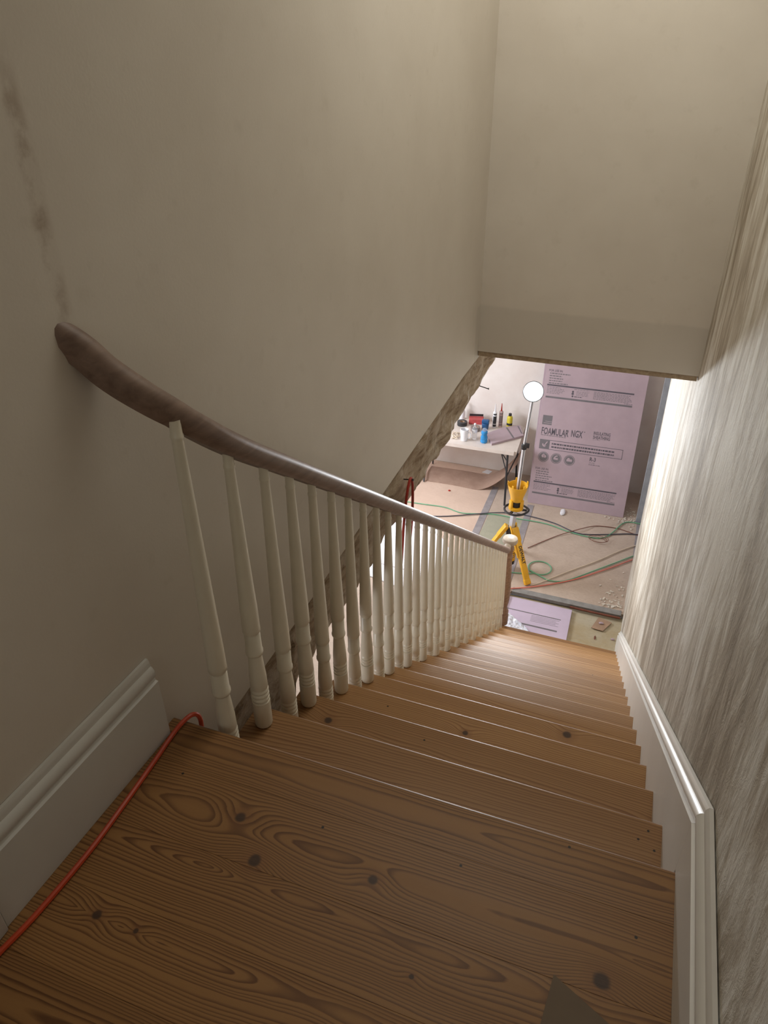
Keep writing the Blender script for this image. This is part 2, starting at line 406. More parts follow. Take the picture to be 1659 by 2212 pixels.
# ------------------------------------------------------------------ room shell
# left wall: stands on the upper floor, its lower edge open beside the stairs
bm = bmesh.new()
ys = [-3.2, -0.02, 0.0, 0.24, 0.62, 0.9, 1.42, 1.75, 2.12, 2.5, YB, YB+0.12]
zb = [-0.02, -0.02, -0.235, -0.215, -0.186, -0.153, -0.098, -0.066, -0.031, 0.010, 0.023, 0.03]
front, back = [], []
for y, z in zip(ys, zb):
    front.append((bm.verts.new((xw(y), y, z)), bm.verts.new((xw(y), y, ZT))))
    back.append((bm.verts.new((xw(y)-0.10, y, z)), bm.verts.new((xw(y)-0.10, y, ZT))))
for i in range(len(ys)-1):
    bm.faces.new((front[i][0], front[i+1][0], front[i+1][1], front[i][1]))
    bm.faces.new((back[i][0], back[i][1], back[i+1][1], back[i+1][0]))
    bm.faces.new((front[i][0], back[i][0], back[i+1][0], front[i+1][0]))
for k in (0, -1): bm.faces.new((front[k][0], front[k][1], back[k][1], back[k][0]))
link('wall_left', bm, M_WALL, kind='structure')

# right wall, full height of both storeys
bm = bmesh.new()
prism(bm, [(xr(-3.2), -3.2), (xr(5.65), 5.65), (xr(5.65)+0.15, 5.65), (xr(-3.2)+0.15, -3.2)], 'z', ZF-0.25, ZT)
link('wall_right', bm, M_PLASTER, kind='structure')
# wall above the foot of the stairs, with its bare edge board
bm = bmesh.new()
prism(bm, [(xw(YB)-0.02, YB), (xr(YB)+0.02, YB), (xr(YB)+0.02, YB+0.12), (xw(YB)-0.02, YB+0.12)], 'z', 0.068, ZT)
link('wall_front', bm, M_WALL, kind='structure')
link('trim_1', box(xw(YB)+0.002, xr(YB)-0.004, YB+0.004, YB+0.115, 0.040, 0.0675, bev=0.002), M_LATH, kind='structure')
link('wall_back', box(-1.0, 0.6, -3.3, -3.2, -0.02, ZT), M_WALL, kind='structure')
link('ceiling', box(-1.0, 0.6, -3.3, YB+0.12, ZT, ZT+0.1), M_CEIL, kind='structure')
# upper floor slab around the stairwell seen from below
up_slab = link('ceiling.001', box(-4.3, -1.0, -1.2, 7.86, -0.06, 0.0), M_CEIL, kind='structure')
link('ceiling.002', box(-1.0, 0.55, YB+0.13, 7.86, 0.09, 0.15), M_CEIL, kind='structure')
# lower room walls
link('wall_far', box(-4.3, 0.42, 7.76, 7.86, ZF, 0.08), M_FAR, kind='structure')
link('wall_left.001', box(-4.3, -4.2, -1.2, 7.76, ZF, -0.06), M_FAR, kind='structure')
link('wall_back.001', box(-4.2, -0.9, -1.3, -1.2, ZF, -0.06), M_FAR, kind='structure')
link('wall_right.001', box(0.392, 0.52, 7.09, 7.76, ZF, 0.08), M_FAR, kind='structure')
link('door_1', box(0.362, 0.475, 7.03, 7.088, ZF+0.001, -0.9, bev=0.003), M_JAMB, kind='structure')
link('wall_right.002', box(1.5, 1.6, 5.2, 7.8, ZF, 0.08), M_FAR, kind='structure')
link('floor.001', box(-4.2, 1.5, 5.20, 7.76, ZF-0.04, ZF), M_PAPER_TAN, kind='structure')
link('floor.002', box(-4.2, -0.78, -1.2, 5.20, ZF-0.04, ZF), M_PAPER_TAN, kind='structure')
link('floor.003', box(-0.78, 0.46, -1.2, 5.20, ZF-0.12, ZF-0.05), M_PLY, kind='structure')

# landing: boards laid across, front one with a rounded nosing
fl = empty('floor', (0, 0, 0), kind='structure')
edges = [0.0, -0.128, -0.307, -0.462, -0.617, -0.775, -0.93, -1.09, -1.25]
random.seed(3)
for i in range(len(edges)-1):
    y1, y0 = edges[i], edges[i+1]
    xa = xw((y0+y1)/2)+0.002; xb = xr((y0+y1)/2)-0.004
    cx, cyy = (xa+xb)/2, (y0+y1)/2
    g = 0.0002
    bm = bmesh.new()
    if i == 0:
        hy = (y1-y0)/2; x0, x1 = xa-cx, XS-cx
        pts = [(-hy+g, -0.03), (hy-0.012, -0.03)]
        for k in range(7):
            a = -math.pi/2+math.pi*k/6
            pts.append((hy-0.012+0.012*math.cos(a), -0.015+0.015*math.sin(a)))
        pts += [(-hy+g, 0.0)]
        prism(bm, pts, 'x', x0, x1)
    else:
        bx(bm, xa-cx, (XS if i < 8 else xb)-cx, y0-cyy+g, y1-cyy-g, -0.03, 0.0, bev=0.0005, seg=1)
    o = link('floor_board', bm, M_PINE_LAND, fl, smooth=(i == 0), loc=(cx, cyy, 0))
for j, yy in enumerate((-1.5, -1.75, -2.0, -2.25, -2.5, -2.75, -3.0)):
    link('floor_board', box(-0.66, 0.62, -0.1235, 0.1235, -0.03, 0, bev=0.0012, seg=1), M_PINE_LAND, fl, loc=(-0.23, yy+0.125, 0))
link('subfloor', box(-0.9, 0.44, -3.2, -0.03, -0.30, -0.031), M_FLOOR, fl)

# ------------------------------------------------------------------ staircase
st = empty('staircase', (0, 0, 0), label='long straight pine staircase descending from the landing, clear finished treads', cat='staircase')
for k in range(1, 18):
    yc = (k-0.5)*RUN-0.016; hy = (RUN+0.032)/2
    cx = (XS+XL)/2; hx = (XS-XL)/2
    dxs = -0.0024*k if k < 18 else 0
    pts = [(-hy, -0.03), (hy-0.012, -0.03)]
    for q in range(7):
        a = -math.pi/2+math.pi*q/6
        pts.append((hy-0.012+0.012*math.cos(a), -0.015+0.015*math.sin(a)))
    pts += [(-hy, 0.0)]
    bm = prism(bmesh.new(), pts, 'x', -hx, hx+dxs)
    o = link('tread', bm, M_PINE, st, smooth=True, loc=(cx, yc-0.0065*(cx-XS), -k*RISE))
    o.rotation_euler = (0, 0, -0.0065)
for k in range(0, 18):
    y = k*RUN-0.040
    x0 = XL+0.02 if k else -0.84
    link('riser', box(x0-XL, XS-XL-0.0024*k-0.002, -0.009, 0.009, -RISE+0.0005, -0.0305), M_PINE, st, loc=(XL, y, -k*RISE))
# outer string and inner string as saw toothed boards
poly = [(-0.03, -0.035), (-0.03, -0.035-RISE)]
poly = []
for k in range(0, 17):
    y = k*RUN-0.049
    poly += [(y, -k*RISE-0.031), (y, -(k+1)*RISE-0.031)]
poly.append((17*RUN-0.049, -17*RISE-0.031)); poly.append((17*RUN-0.049, ZF-0.05))
poly.append((17*RUN-0.35, ZF-0.05)); poly.append((-0.049, -0.50))
link('string_board', prism(bmesh.new(), poly, 'x', XL+0.018, XL+0.040), M_TRIM, st)
link('string_board', prism(bmesh.new(), poly, 'x', XS-0.075, XS-0.055), M_LATH, st)

# ------------------------------------------------------------------ skirtings
PROF = [(0.0, 0.030), (0.150, 0.030), (0.158, 0.030), (0.160, 0.022), (0.166, 0.019), (0.170, 0.024), (0.178, 0.0265), (0.186, 0.0255), (0.193, 0.020), (0.196, 0.014), (0.204, 0.013), (0.208, 0.0125), (0.215, 0.008), (0.215, 0.0)]
def skirt_run(bm, stations, side):
    """stations: (y, z_base, drop) rings of the moulding section, side +1: wall at larger x"""
    rings = []
    for y, z0, bot in stations:
        wx = xr(y)-0.003 if side > 0 else xw(y)+0.001
        ring = [bm.verts.new((wx-side*d, y, (z0+h) if h > 0 else z0+bot)) for h, d in PROF]
        ring.append(bm.verts.new((wx, y, z0+bot))); rings.append(ring)
    n = len(rings[0])
    for a, b in zip(rings, rings[1:]):
        for i in range(n): bm.faces.new((a[i], a[(i+1) % n], b[(i+1) % n], b[i]))
    bm.faces.new(rings[0]); bm.faces.new(list(reversed(rings[-1])))
    return bm
# level part on the landing and raking part down the stairs
link('baseboard_right', skirt_run(bmesh.new(), [(-3.19, 0, 0.001), (0.0, 0, 0.001)], 1), M_TRIM_R, kind='structure', smooth=True)
yend = 17*RUN+0.36
link('baseboard_right.001', skirt_run(bmesh.new(), [(0.0005, 0.0, -0.19), (0.3, -0.3*RISE/RUN, -0.2), (yend-0.36, -(yend-0.36)*RISE/RUN, -0.19), (yend, -yend*RISE/RUN, 0.001)], 1), M_TRIM_R, kind='structure', smooth=True)
LP = PROF; PROF = [(h*1.17, d*0.8) for h, d in LP]
link('baseboard_left', skirt_run(bmesh.new(), [(-0.585, 0, 0.001), (-0.055, 0, 0.001)], -1), M_TRIM, kind='structure', smooth=True)
PROF = LP
link('trim_2', box(xw(-.62)+0.001, xw(-.62)+0.034, -0.72, -0.588, 0.001, 2.1, bev=0.004), M_TRIM, kind='structure', smooth=True)

# ------------------------------------------------------------------ stair railing
rail = empty('stair_railing', (0, 0, 0), label='stair railing with cream turned balusters and bare brown wooden handrail', cat='railing')
def rail_c(y): return 0.874-RISE/RUN*y       # height of the rail's middle on the straight part
railpath = [(-0.905, -0.085, 1.085), (-0.845, -0.036, 1.014), (-0.812, -0.012, 0.962), (-0.770, 0.018, 0.911), (-0.738, 0.059, 0.860), (-0.722, 0.116, 0.803), (-0.714, 0.198, 0.732), (-0.712, 0.301, 0.652)]
for y in (0.42, 0.7, 1.0, 1.6, 2.3, 3.0, 3.7, 4.15, 4.30): railpath.append((-0.712, y, rail_c(y)))
railpath[-1] = (-0.716, 4.30, rail_c(4.30)); railpath.append((-0.727, 4.385, rail_c(4.36)))
path = catmull(railpath, 5)
sec = []
for i in range(9):
    a = math.pi*i/8; sec.append((0.0275*math.cos(a), 0.004+0.023*math.sin(a)))
sec += [(-0.0265, -0.010), (-0.020, -0.019), (-0.017, -0.027), (0.017, -0.027), (0.020, -0.019), (0.0265, -0.010)]
scales = [1.12-0.10*min(1, max(0, (p.y+0.06)/0.5)) for p in path]
link('handrail', sweep(bmesh.new(), path, sec, scales=scales), M_RAIL, rail, smooth=True)

def rail_under(x, y):
    best = min(path, key=lambda p: abs(p.y-y)+0.0*abs(p.x-x)); i = path.index(best)
    a, b = path[max(i-1, 0)], path[min(i+1, len(path)-1)]
    z = a.z+(b.z-a.z)*((y-a.y)/(b.y-a.y)) if abs(b.y-a.y) > 1e-6 else best.z
    return z-0.027*1.25
def baluster_mesh(H):
    prof = [(0.020, 0.0), (0.0245, 0.003), (0.0262, 0.010), (0.0262, 0.098)]
    z = 0.100
    for q in range(3):
        prof += [(0.0222, z), (0.0222, z+0.003), (0.0258, z+0.006), (0.0262, z+0.009), (0.0258, z+0.012)]; z += 0.0155
    prof += [(0.0235, z), (0.0235, z+0.002), (0.0252, z+0.006), (0.0245, 0.19), (0.0215, 0.235), (0.0195, 0.265), (0.0188, 0.272),
             (0.0228, 0.275), (0.0246, 0.281), (0.0246, 0.287), (0.0226, 0.293), (0.0222, 0.345), (0.0200, 0.348), (0.0200, 0.352), (0.0244, 0.357), (0.0240, 0.37), (0.0236, 0.43)]
    n = 8
    for q in range(1, n+1):
        t = q/n; prof.append((0.0236-(0.0236-0.0125)*(t**0.92), 0.43+(H-0.045-0.43)*t))
    prof += [(0.0128, H-0.043), (0.0138, H-0.040), (0.0138, H-0.034), (0.0125, H-0.032), (0.0122, H)]
    bm = lathe(bmesh.new(), prof, 20)
    me = bpy.data.meshes.new('baluster'); bm.to_mesh(me); bm.free()
    for p in me.polygons: p.use_smooth = True
    try: me.set_sharp_from_angle(angle=math.radians(45))
    except Exception: pass
    me.materials.append(M_BAL); return me
cache = {}
for k in range(1, 18):
    for h in (0, 1):
        if k == 17 and h: continue
        y = k*RUN-0.040-(0 if h else 0.1293)
        x = -0.712
        if k == 1: y = 0.203 if h else 0.045; x = -0.714 if h else -0.722
        z0 = -k*RISE; H = rail_under(x, y)-z0+0.008
        key = round(H, 2) if k > 4 else (k, h)
        if key not in cache: cache[key] = baluster_mesh(H)
        o = bpy.data.objects.new('baluster', cache[key]); COL.objects.link(o); o.parent = rail; o.location = (x, y, z0)
        o.rotation_euler = (0, 0, random.random()*6)

# newel post and its round cap
nx, ny = -0.721, 4.440
prof = [(0.048, 0), (0.048, 0.10), (0.040, 0.115), (0.046, 0.13), (0.046, 0.15), (0.038, 0.165), (0.031, 0.20), (0.040, 0.26), (0.044, 0.31), (0.044, 0.44), (0.040, 0.55), (0.034, 0.68), (0.030, 0.76),
        (0.036, 0.775), (0.036, 0.79), (0.029, 0.80), (0.031, 0.84), (0.040, 0.87), (0.040, 0.885), (0.030, 0.90), (0.028, 0.93)]
prof = [(r*1.12, z) for r, z in prof]
nw = link('newel_post', lathe(bmesh.new(), prof, 24), M_NEWEL, rail, smooth=True, loc=(nx, ny, -17*RISE))
capm = bmesh.new()
lathe(capm, [(0.030, 0.925), (0.060, 0.935), (0.068, 0.950), (0.070, 0.965), (0.064, 0.985), (0.045, 0.998), (0.015, 1.003)], 28)
tube(capm, [(-0.008, -0.085, 0.925), (-0.006, -0.060, 0.938), (0.0, -0.03, 0.955)], 0.031, 12)
c = link('newel_cap', capm, M_CAP, nw, smooth=True); c['label'] = 'pale rounded newel cap'

# ------------------------------------------------------------------ old beam under the left wall
bm = bmesh.new()
NY, NZ = 110, 12
random.seed(11)
from mathutils import noise as mn
def beam_top(y):
    y = max(y, 0.0)
    for i in range(len(ys)-1):
        if ys[i] <= y <= ys[i+1]: return zb[i]+(zb[i+1]-zb[i])*(y-ys[i])/(ys[i+1]-ys[i])+0.012
    return 0.03
def beam_bot(y): return -0.54+0.118*y if y > 0.60 else -0.78
g = []
for i in range(NY+1):
    y = -0.06+3.9*i/NY; row = []
    zt = beam_top(min(y, YB)) if y > 0.0 else -0.24; zl = beam_bot(y)+0.012*(mn.noise(Vector((0, y*4.5, 1)))+0.8*mn.noise(Vector((3, y*16, 1))))
    for j in range(NZ+1):
        t = j/NZ; z = zl+(zt-zl)*t
        dx = 0.022*mn.noise(Vector((2, y*5, z*9)))+0.012*mn.noise(Vector((5, y*17, z*22)))-0.010*(1-t)**6-0.004
        if j == NZ: dx = -0.012
        row.append(bm.verts.new((xw(y)+dx-0.004, y, z)))
    row.append(bm.verts.new((xw(y)-0.20, y, zt))); row.append(bm.verts.new((xw(y)-0.20, y, zl+0.02))); g.append(row)
for a, b in zip(g, g[1:]):
    n = len(a)
    for j in range(n): bm.faces.new((a[j], a[(j+1) % n], b[(j+1) % n], b[j]))
bm.faces.new(g[0]); bm.faces.new(list(reversed(g[-1])))
tag(link('timber_beam', bm, M_BEAM, smooth=False), 'rough hewn old timber beam under the bottom edge of the left wall', 'beam')

# nails in the beam
def nail(y, z, label, L=0.06, dz=0.01):
    n = empty('nail', (xw(y)-0.02, y, z), label=label, cat='nail', group='nails in the old beam')
    link('shank', tube(bmesh.new(), [(0, 0, 0), (L, 0.005, dz)], 0.0028, 6, straight=True), M_IRON, n)
    link('head', tube(bmesh.new(), [(L, 0.005, dz), (L+0.003, 0.005, dz+0.0005)], 0.006, 8, straight=True), M_IRON, n)
nail(1.648, -0.158, 'long dark nail in the beam holding the hanging red cord', 0.062, 0.004)
nail(2.905, -0.192, 'short dark nail in the upper end of the beam near the pink wall', 0.058, -0.014)

# cord hanging on the nail
cy0, cz0 = 1.648, -0.145; cx0 = xw(cy0)+0.025
c1 = [(cx0-0.01, 1.52, -0.75), (cx0, 1.55, -0.55), (cx0, 1.58, -0.36), (cx0+0.004, 1.615, -0.20), (cx0+0.008, cy0, cz0), (cx0+0.010, 1.672, -0.20), (cx0+0.004, 1.69, -0.36), (cx0, 1.67, -0.52), (cx0-0.005, 1.63, -0.70), (cx0-0.01, 1.575, -0.80), (cx0-0.01, 1.52, -0.75)]
tag(link('hanging_cord', tube(bmesh.new(), c1, 0.0065, 8), M_REDC, smooth=True), 'red extension cord looped over the nail in the beam behind the handrail', 'cord')

# orange cord along the left baseboard of the landing, dropping beside the stairs
pts = [(xw(-.80)+0.055, -0.80, 0.0068), (-0.822, -0.66, 0.0068), (-0.806, -0.55, 0.0068), (-0.797, -0.40, 0.0068), (-0.800, -0.28, 0.0068), (-0.806, -0.16, 0.0068), (-0.812, -0.07, 0.007), (-0.808, -0.025, 0.013), (-0.798, 0.010, 0.012), (-0.790, 0.024, -0.012), (-0.787, 0.022, -0.08), (-0.785, 0.03, -0.4), (-0.80, 0.05, -1.5), (-0.85, 0.2, -3.2), (-0.95, 0.5, ZF+0.008), (-1.5, 1.6, ZF+0.008), (-1.75, 2.6, ZF+0.008), (-1.82, 3.4, ZF+0.008), (-1.4, 4.6, ZF+0.008), (-1.0, 5.1, ZF+0.008), (-0.86, 5.19, ZF+0.008)]
tag(link('orange_cord', tube(bmesh.new(), pts, 0.0062, 8), M_ORANGE, smooth=True), 'orange extension cord running along the left baseboard of the landing and over its edge', 'cord')

# corner of a thin grey brown sheet lying on the landing (bottom of the picture)
bm = prism(bmesh.new(), [(0.190, -0.300), (0.345, -0.372), (0.36, -0.62), (0.160, -0.62)], 'z', 0.0004, 0.0024)
tag(link('flat_sheet', bm, M_GREY_BROWN), 'thin grey brown sheet lying on the landing boards near the bottom edge', 'card')

# ------------------------------------------------------------------ lower floor coverings and bits
def slab(name, poly, z0, z1, mat, label=None, cat=None, parent=None, group=None, kind=None):
    o = link(name, prism(bmesh.new(), poly, 'z', z0, z1), mat, parent, kind=kind)
    if label: tag(o, label, cat, group)
    return o
Z = ZF
slab('floor_paper', [(-4.1, 5.21), (-1.44, 5.21), (-1.44, 7.74), (-4.1, 7.74)], Z+0.0005, Z+0.002, M_PAPER_PINK, 'pinkish brown protection paper covering the floor left of the table leg', 'floor paper')
slab('greenish_board', [(-1.36, 5.85), (-0.91, 5.85), (-0.94, 6.62), (-1.36, 6.62)], Z+0.0005, Z+0.003, M_PAPER_GREEN, 'greenish floor board patch between two grey tape bands behind the tripod', 'floor board')
slab('floor_band', [(-1.44, 5.25), (-1.35, 5.25), (-1.39, 7.3), (-1.47, 7.3)], Z+0.0022, Z+0.0034, M_TAPE, 'grey tape band on the floor running up towards the table leg', 'tape')
slab('floor_band', [(-0.90, 5.25), (-0.81, 5.25), (-0.87, 7.0), (-0.95, 7.0)], Z+0.0032, Z+0.0044, M_TAPE, 'grey tape band on the floor running under the tripod towards the pink board', 'tape')
slab('floor_band', [(0.40, 5.66), (0.46, 5.66), (0.47, 7.02), (0.38, 7.02)], Z+0.0005, Z+0.003, M_TAPE, 'grey band on the floor across the right hand doorway', 'tape')  # flat grey strip put over the dark threshold gap, not tape
slab('white_sheet', [(-2.95, 6.05), (-1.98, 6.20), (-1.30, 5.30), (-1.38, 4.72), (-2.35, 4.93)], Z+0.003, Z+0.012, M_WSHEET, 'large white sheet lying on the lower floor, seen between the balusters', 'sheet')
slab('white_strip', [(-2.3, 5.165), (-1.25, 5.115), (-1.25, 5.122), (-2.3, 5.175)], Z+0.0121, Z+0.0126, M_TAPE, 'thin dark seam line across the white sheet', 'strip')
# threshold strip at the foot of the stairs
tb = bmesh.new(); prism(tb, [(-0.765, 5.185), (0.36, 5.165), (0.36, 5.245), (-0.765, 5.26)], 'z', Z-0.03, Z+0.006)
tag(link('threshold_strip', tb, M_CONC), 'grey threshold strip across the floor beyond the foot of the stairs', 'threshold')
tag(link('floor_pipe', tube(bmesh.new(), [(-0.15, 5.155, Z-0.012), (0.1, 5.148, Z-0.014), (0.355, 5.145, Z-0.012)], 0.011, 8), M_RUST, smooth=True), 'dark red pipe lying in the gap below the grey threshold', 'pipe')
ZS = Z-0.05
fm = empty('foam_offcut', (0, 0, 0), label='lilac foam board offcut lying flat at the foot of the stairs beside the newel', cat='foam board')
link('board', prism(bmesh.new(), [(-0.775, 5.135), (-0.122, 5.125), (-0.105, 4.50), (-0.775, 4.47)], 'z', ZS+0.001, ZS+0.026), M_FOAM2, fm)
pb = bmesh.new()
def strip(bm, a, b, wd, z=ZS+0.0262):
    a = Vector((a[0], a[1], z)); b = Vector((b[0], b[1], z)); d = (b-a).normalized(); s = Vector((-d.y, d.x, 0))*wd/2
    v = [bm.verts.new(p+q) for p, q in ((a, -s), (b, -s), (b, s), (a, s))]; bm.faces.new(v)
    
strip(pb, (-0.76, 4.93), (-0.205, 4.925), 0.014); strip(pb, (-0.66, 4.74), (-0.215, 4.735), 0.022)
for q in range(5): strip(pb, (-0.50, 4.90-q*0.022), (-0.215-0.03*(q % 2), 4.898-q*0.022), 0.005)
link('print', pb, M_INKG, fm)
# film
bm = bmesh.new(); n = 16; G = []
random.seed(5)
for i in range(n+1):
    row = []
    for j in range(n+1):
        u, v = i/n, j/n
        x = -0.74+0.36*u*(1-0.35*v); y = 4.50+0.36*v*(1-0.55*u)
        z = ZS+0.03+0.045*abs(mn.noise(Vector((u*5, v*5, 2))))+0.02*abs(mn.noise(Vector((u*13, v*13, 7))))
        row.append(bm.verts.new((x, y, z)))
    G.append(row)
for i in range(n):
    for j in range(n): bm.faces.new((G[i][j], G[i+1][j], G[i+1][j+1], G[i][j+1]))
tag(link('plastic_film', bm, M_FILM, smooth=False), 'crumpled white plastic film on the lilac foam offcut beside the newel', 'plastic film')
slab('card_scrap', [(0.098, 4.926), (0.150, 5.115), (0.285, 5.075), (0.212, 4.912)], ZS+0.012, ZS+0.016, M_CARD, 'small brown square card scrap on the plywood at the foot of the stairs', 'card')
def lump(name, loc, s, mat, label, cat='scrap', seed=1):
    bm = bmesh.new(); bmesh.ops.create_icosphere(bm, subdivisions=2, radius=1)
    for v in bm.verts:
        k = 1+0.35*mn.noise(v.co*1.7+Vector((seed, 0, 0))); v.co = Vector((v.co.x*s[0]*k, v.co.y*s[1]*k, v.co.z*s[2]*k))
    return tag(link(name, bm, mat, loc=loc), label, cat)
lump('foam_crumb', (0.185, 5.02, ZS+0.024), (0.024, 0.016, 0.008), M_FOAM, 'pink foam crumb on the brown card scrap', seed=2)
lump('foam_crumb', (0.318, 4.83, ZS+0.009), (0.018, 0.014, 0.009), M_FOAM, 'pink foam crumb on the plywood close to the right hand wall', seed=5)
lump('wood_splinter', (0.15, 4.80, ZS+0.006), (0.008, 0.030, 0.004), M_RUST, 'dark wood splinter on the plywood at the foot of the stairs', seed=8)
lump('paper_scrap', (-0.505, 6.95, Z+0.012), (0.035, 0.075, 0.012), M_WHITE, 'crumpled white paper scrap on the floor in front of the pink board', 'paper', seed=3)
slab('paper_piece', [(-1.70, 7.62), (-1.60, 7.60), (-1.57, 7.69), (-1.65, 7.72)], Z+0.004, Z+0.006, M_WHITE, 'white square paper piece on the floor under the table', 'paper')
lump('plastic_scrap', (-1.98, 6.99, Z+0.010), (0.016, 0.014, 0.009), M_REDC, 'small red plastic scrap on the pinkish floor in front of the table', 'scrap', seed=4)
# plaster chips (too many to count)
bm = bmesh.new(); random.seed(21)
for cxx, cyy, sx, sy, n in ((0.25, 5.38, 0.07, 0.16, 90), (0.28, 7.10, 0.09, 0.13, 70), (0.10, 7.02, 0.10, 0.03, 16)):
    for i in range(n):
        x = min(0.345, random.gauss(cxx, sx)); y = random.gauss(cyy, sy); s = random.uniform(0.004, 0.012)
        if y < 5.27: y = 5.3
        M = Matrix.Translation((x, y, Z+0.003+s*0.3)) @ Matrix.Rotation(random.random()*6, 4, 'Z') @ Matrix.Rotation(random.random()*0.5, 4, 'X')
        bx(bm, -s, s, -s*0.6, s*0.6, -s*0.3, s*0.3, M=M)
o = tag(link('plaster_chips', bm, M_CHIP), 'scattered white plaster chips on the floor along the right hand wall', 'debris'); o['kind'] = 'stuff'

# cords on the lower floor
def cord(name, pts, r, mat, label, n=7, zo=None):
    q = [(p[0], p[1], (p[2] if len(p) > 2 else Z+0.0045+r)) for p in pts]
    return tag(link(name, tube(bmesh.new(), q, r, n), mat, smooth=True), label, 'cord', 'cords lying on the lower floor')
cord('green_cord', [(-3.0, 6.50), (-2.25, 6.546), (-1.92, 6.57), (-1.665, 6.511), (-1.319, 6.612), (-1.0, 6.615), (-0.65, 6.617), (-0.35, 6.53), (-0.084, 6.501), (0.05, 6.56), (0.133, 6.715), (0.23, 6.95), (0.377, 7.0), (0.9, 6.95)], 0.0065, M_GREEN, 'green cord snaking across the far floor from the beam to the right doorway')
cord('dark_cord', [(-3.0, 6.2), (-2.3, 6.29), (-1.915, 6.342), (-1.335, 6.62, Z+0.02), (-1.1, 6.72), (-0.837, 6.717), (-0.55, 6.66), (-0.30, 6.545), (-0.15, 6.55), (0.10, 6.64), (0.369, 6.74), (0.9, 6.8)], 0.0065, M_DCORD, 'dark blue black cord crossing the far floor behind the tripod')
cord('thin_cord', [(-0.762, 6.035), (-0.499, 6.383), (-0.256, 6.60, Z+0.03), (-0.10, 6.76), (0.046, 6.80), (0.20, 6.80), (0.394, 6.74), (0.9, 6.6)], 0.0045, M_RUST, 'thin reddish brown cord curving from the tripod to the right doorway')
loop = [(-0.561+0.125*math.cos(a), 5.695+0.125*math.sin(a)) for a in [math.radians(250-15*i) for i in range(0, 27)]]
cord('green_cord.001', [(-0.95, 5.49), (-0.848, 5.503), (-0.72, 5.53)]+loop+[(-0.50, 5.53), (-0.407, 5.50), (-0.25, 5.56), (0.041, 5.878), (0.22, 6.08), (0.405, 6.289), (0.9, 6.8)], 0.0065, M_GREEN, 'green cord with one round loop on the floor right of the tripod')
cord('extension_cord', [(-0.86, 5.2, Z+0.013), (-0.795, 5.215, Z+0.013), (-0.6, 5.31, Z+0.013), (-0.351, 5.471), (-0.15, 5.63), (0.047, 5.826), (0.23, 6.02), (0.401, 6.211), (0.9, 6.72)], 0.007, M_REDL, 'light red cord running from the newel to the right doorway')
cord('tan_cord', [(-0.60, 5.345), (-0.534, 5.400), (-0.40, 5.56), (-0.243, 5.748), (-0.08, 5.93), (0.068, 6.105), (0.24, 6.33), (0.403, 6.50), (0.9, 6.95)], 0.0062, M_TANC, 'tan cord with dark tape wraps running to the right doorway')
wb = bmesh.new(); coil = [(-0.02+0.085*math.cos(a)*(1+0.03*a), 6.47+0.05*math.sin(a)*(1+0.05*a), Z+0.012+0.002*a) for a in [i*0.5 for i in range(28)]]
tag(link('rusty_wire', tube(wb, coil, 0.0028, 6, sm=2), M_RUST, smooth=True), 'small rusty wire coil on the floor by the green cord bend', 'wire')

# ------------------------------------------------------------------ insulation boards leaning on the far wall
W, H = 1.172, 2.40
rotx = -math.atan(0.25)
def text_mesh(bm, s, x, z, size, sx=1.0, bold=0.0, y=-0.0006, rot=0.0):
    cu = bpy.data.curves.new('t', 'FONT'); cu.body = s; cu.size = size; cu.offset = bold; cu.resolution_u = 2
    ob = bpy.data.objects.new('t', cu); me = ob.to_mesh()
    tmp = bmesh.new(); tmp.from_mesh(me); ob.to_mesh_clear()
    bmesh.ops.triangulate(tmp, faces=tmp.faces[:])
    vm = {}
    for v in tmp.verts:
        px, pz = v.co.x*sx, v.co.y
        if rot: px, pz = px*math.cos(rot)-pz*math.sin(rot), px*math.sin(rot)+pz*math.cos(rot)
        vm[v] = bm.verts.new((x+px, y, z+pz))
    for f in tmp.faces:
        try: bm.faces.new([vm[v] for v in f.verts])
        except Exception: pass
    tmp.free(); bpy.data.objects.remove(ob); bpy.data.curves.remove(cu)
def rect(bm, x0, x1, z0, z1, y=-0.0006):
    bm.faces.new([bm.verts.new(p) for p in ((x0, y, z0), (x1, y, z0), (x1, y, z1), (x0, y, z1))])
def disc(bm, x, z, r, y=-0.0006, n=24, a0=0, a1=2*math.pi, r0=None):
    if r0 is None:
        bm.faces.new([bm.verts.new((x+r*math.cos(2*math.pi*i/n), y, z+r*math.sin(2*math.pi*i/n))) for i in range(n)])
    else:
        A = [bm.verts.new((x+r*math.cos(a0+(a1-a0)*i/n), y, z+r*math.sin(a0+(a1-a0)*i/n))) for i in range(n+1)]
        B = [bm.verts.new((x+r0*math.cos(a0+(a1-a0)*i/n), y, z+r0*math.sin(a0+(a1-a0)*i/n))) for i in range(n+1)]
        for i in range(n): bm.faces.new((A[i], A[i+1], B[i+1], B[i]))
ins = empty('insulation_board', (-0.960, 7.05, Z+0.002), rot=(rotx, 0, math.radians(1.7)), label='large pink foam insulation board with printed lettering leaning on the far wall', cat='insulation board')
link('board', box(0, W, 0, 0.025, 0, H, bev=0.002, seg=1), M_FOAM, ins)
pt = bmesh.new(); pg = bmesh.new()
def cx_(x): return x+0.960
rb = random.Random(4)
def textlines(bm, x0, x1, ztop, dz, n, th, ragged=0.3):
    for i in range(n):
        x = x0; xe = x1-(rb.random()*ragged*(x1-x0))
        while x < xe:
            wd = rb.uniform(0.012, 0.035); rect(bm, x, min(x+wd, xe), ztop-dz*i-th, ztop-dz*i); x += wd+0.006
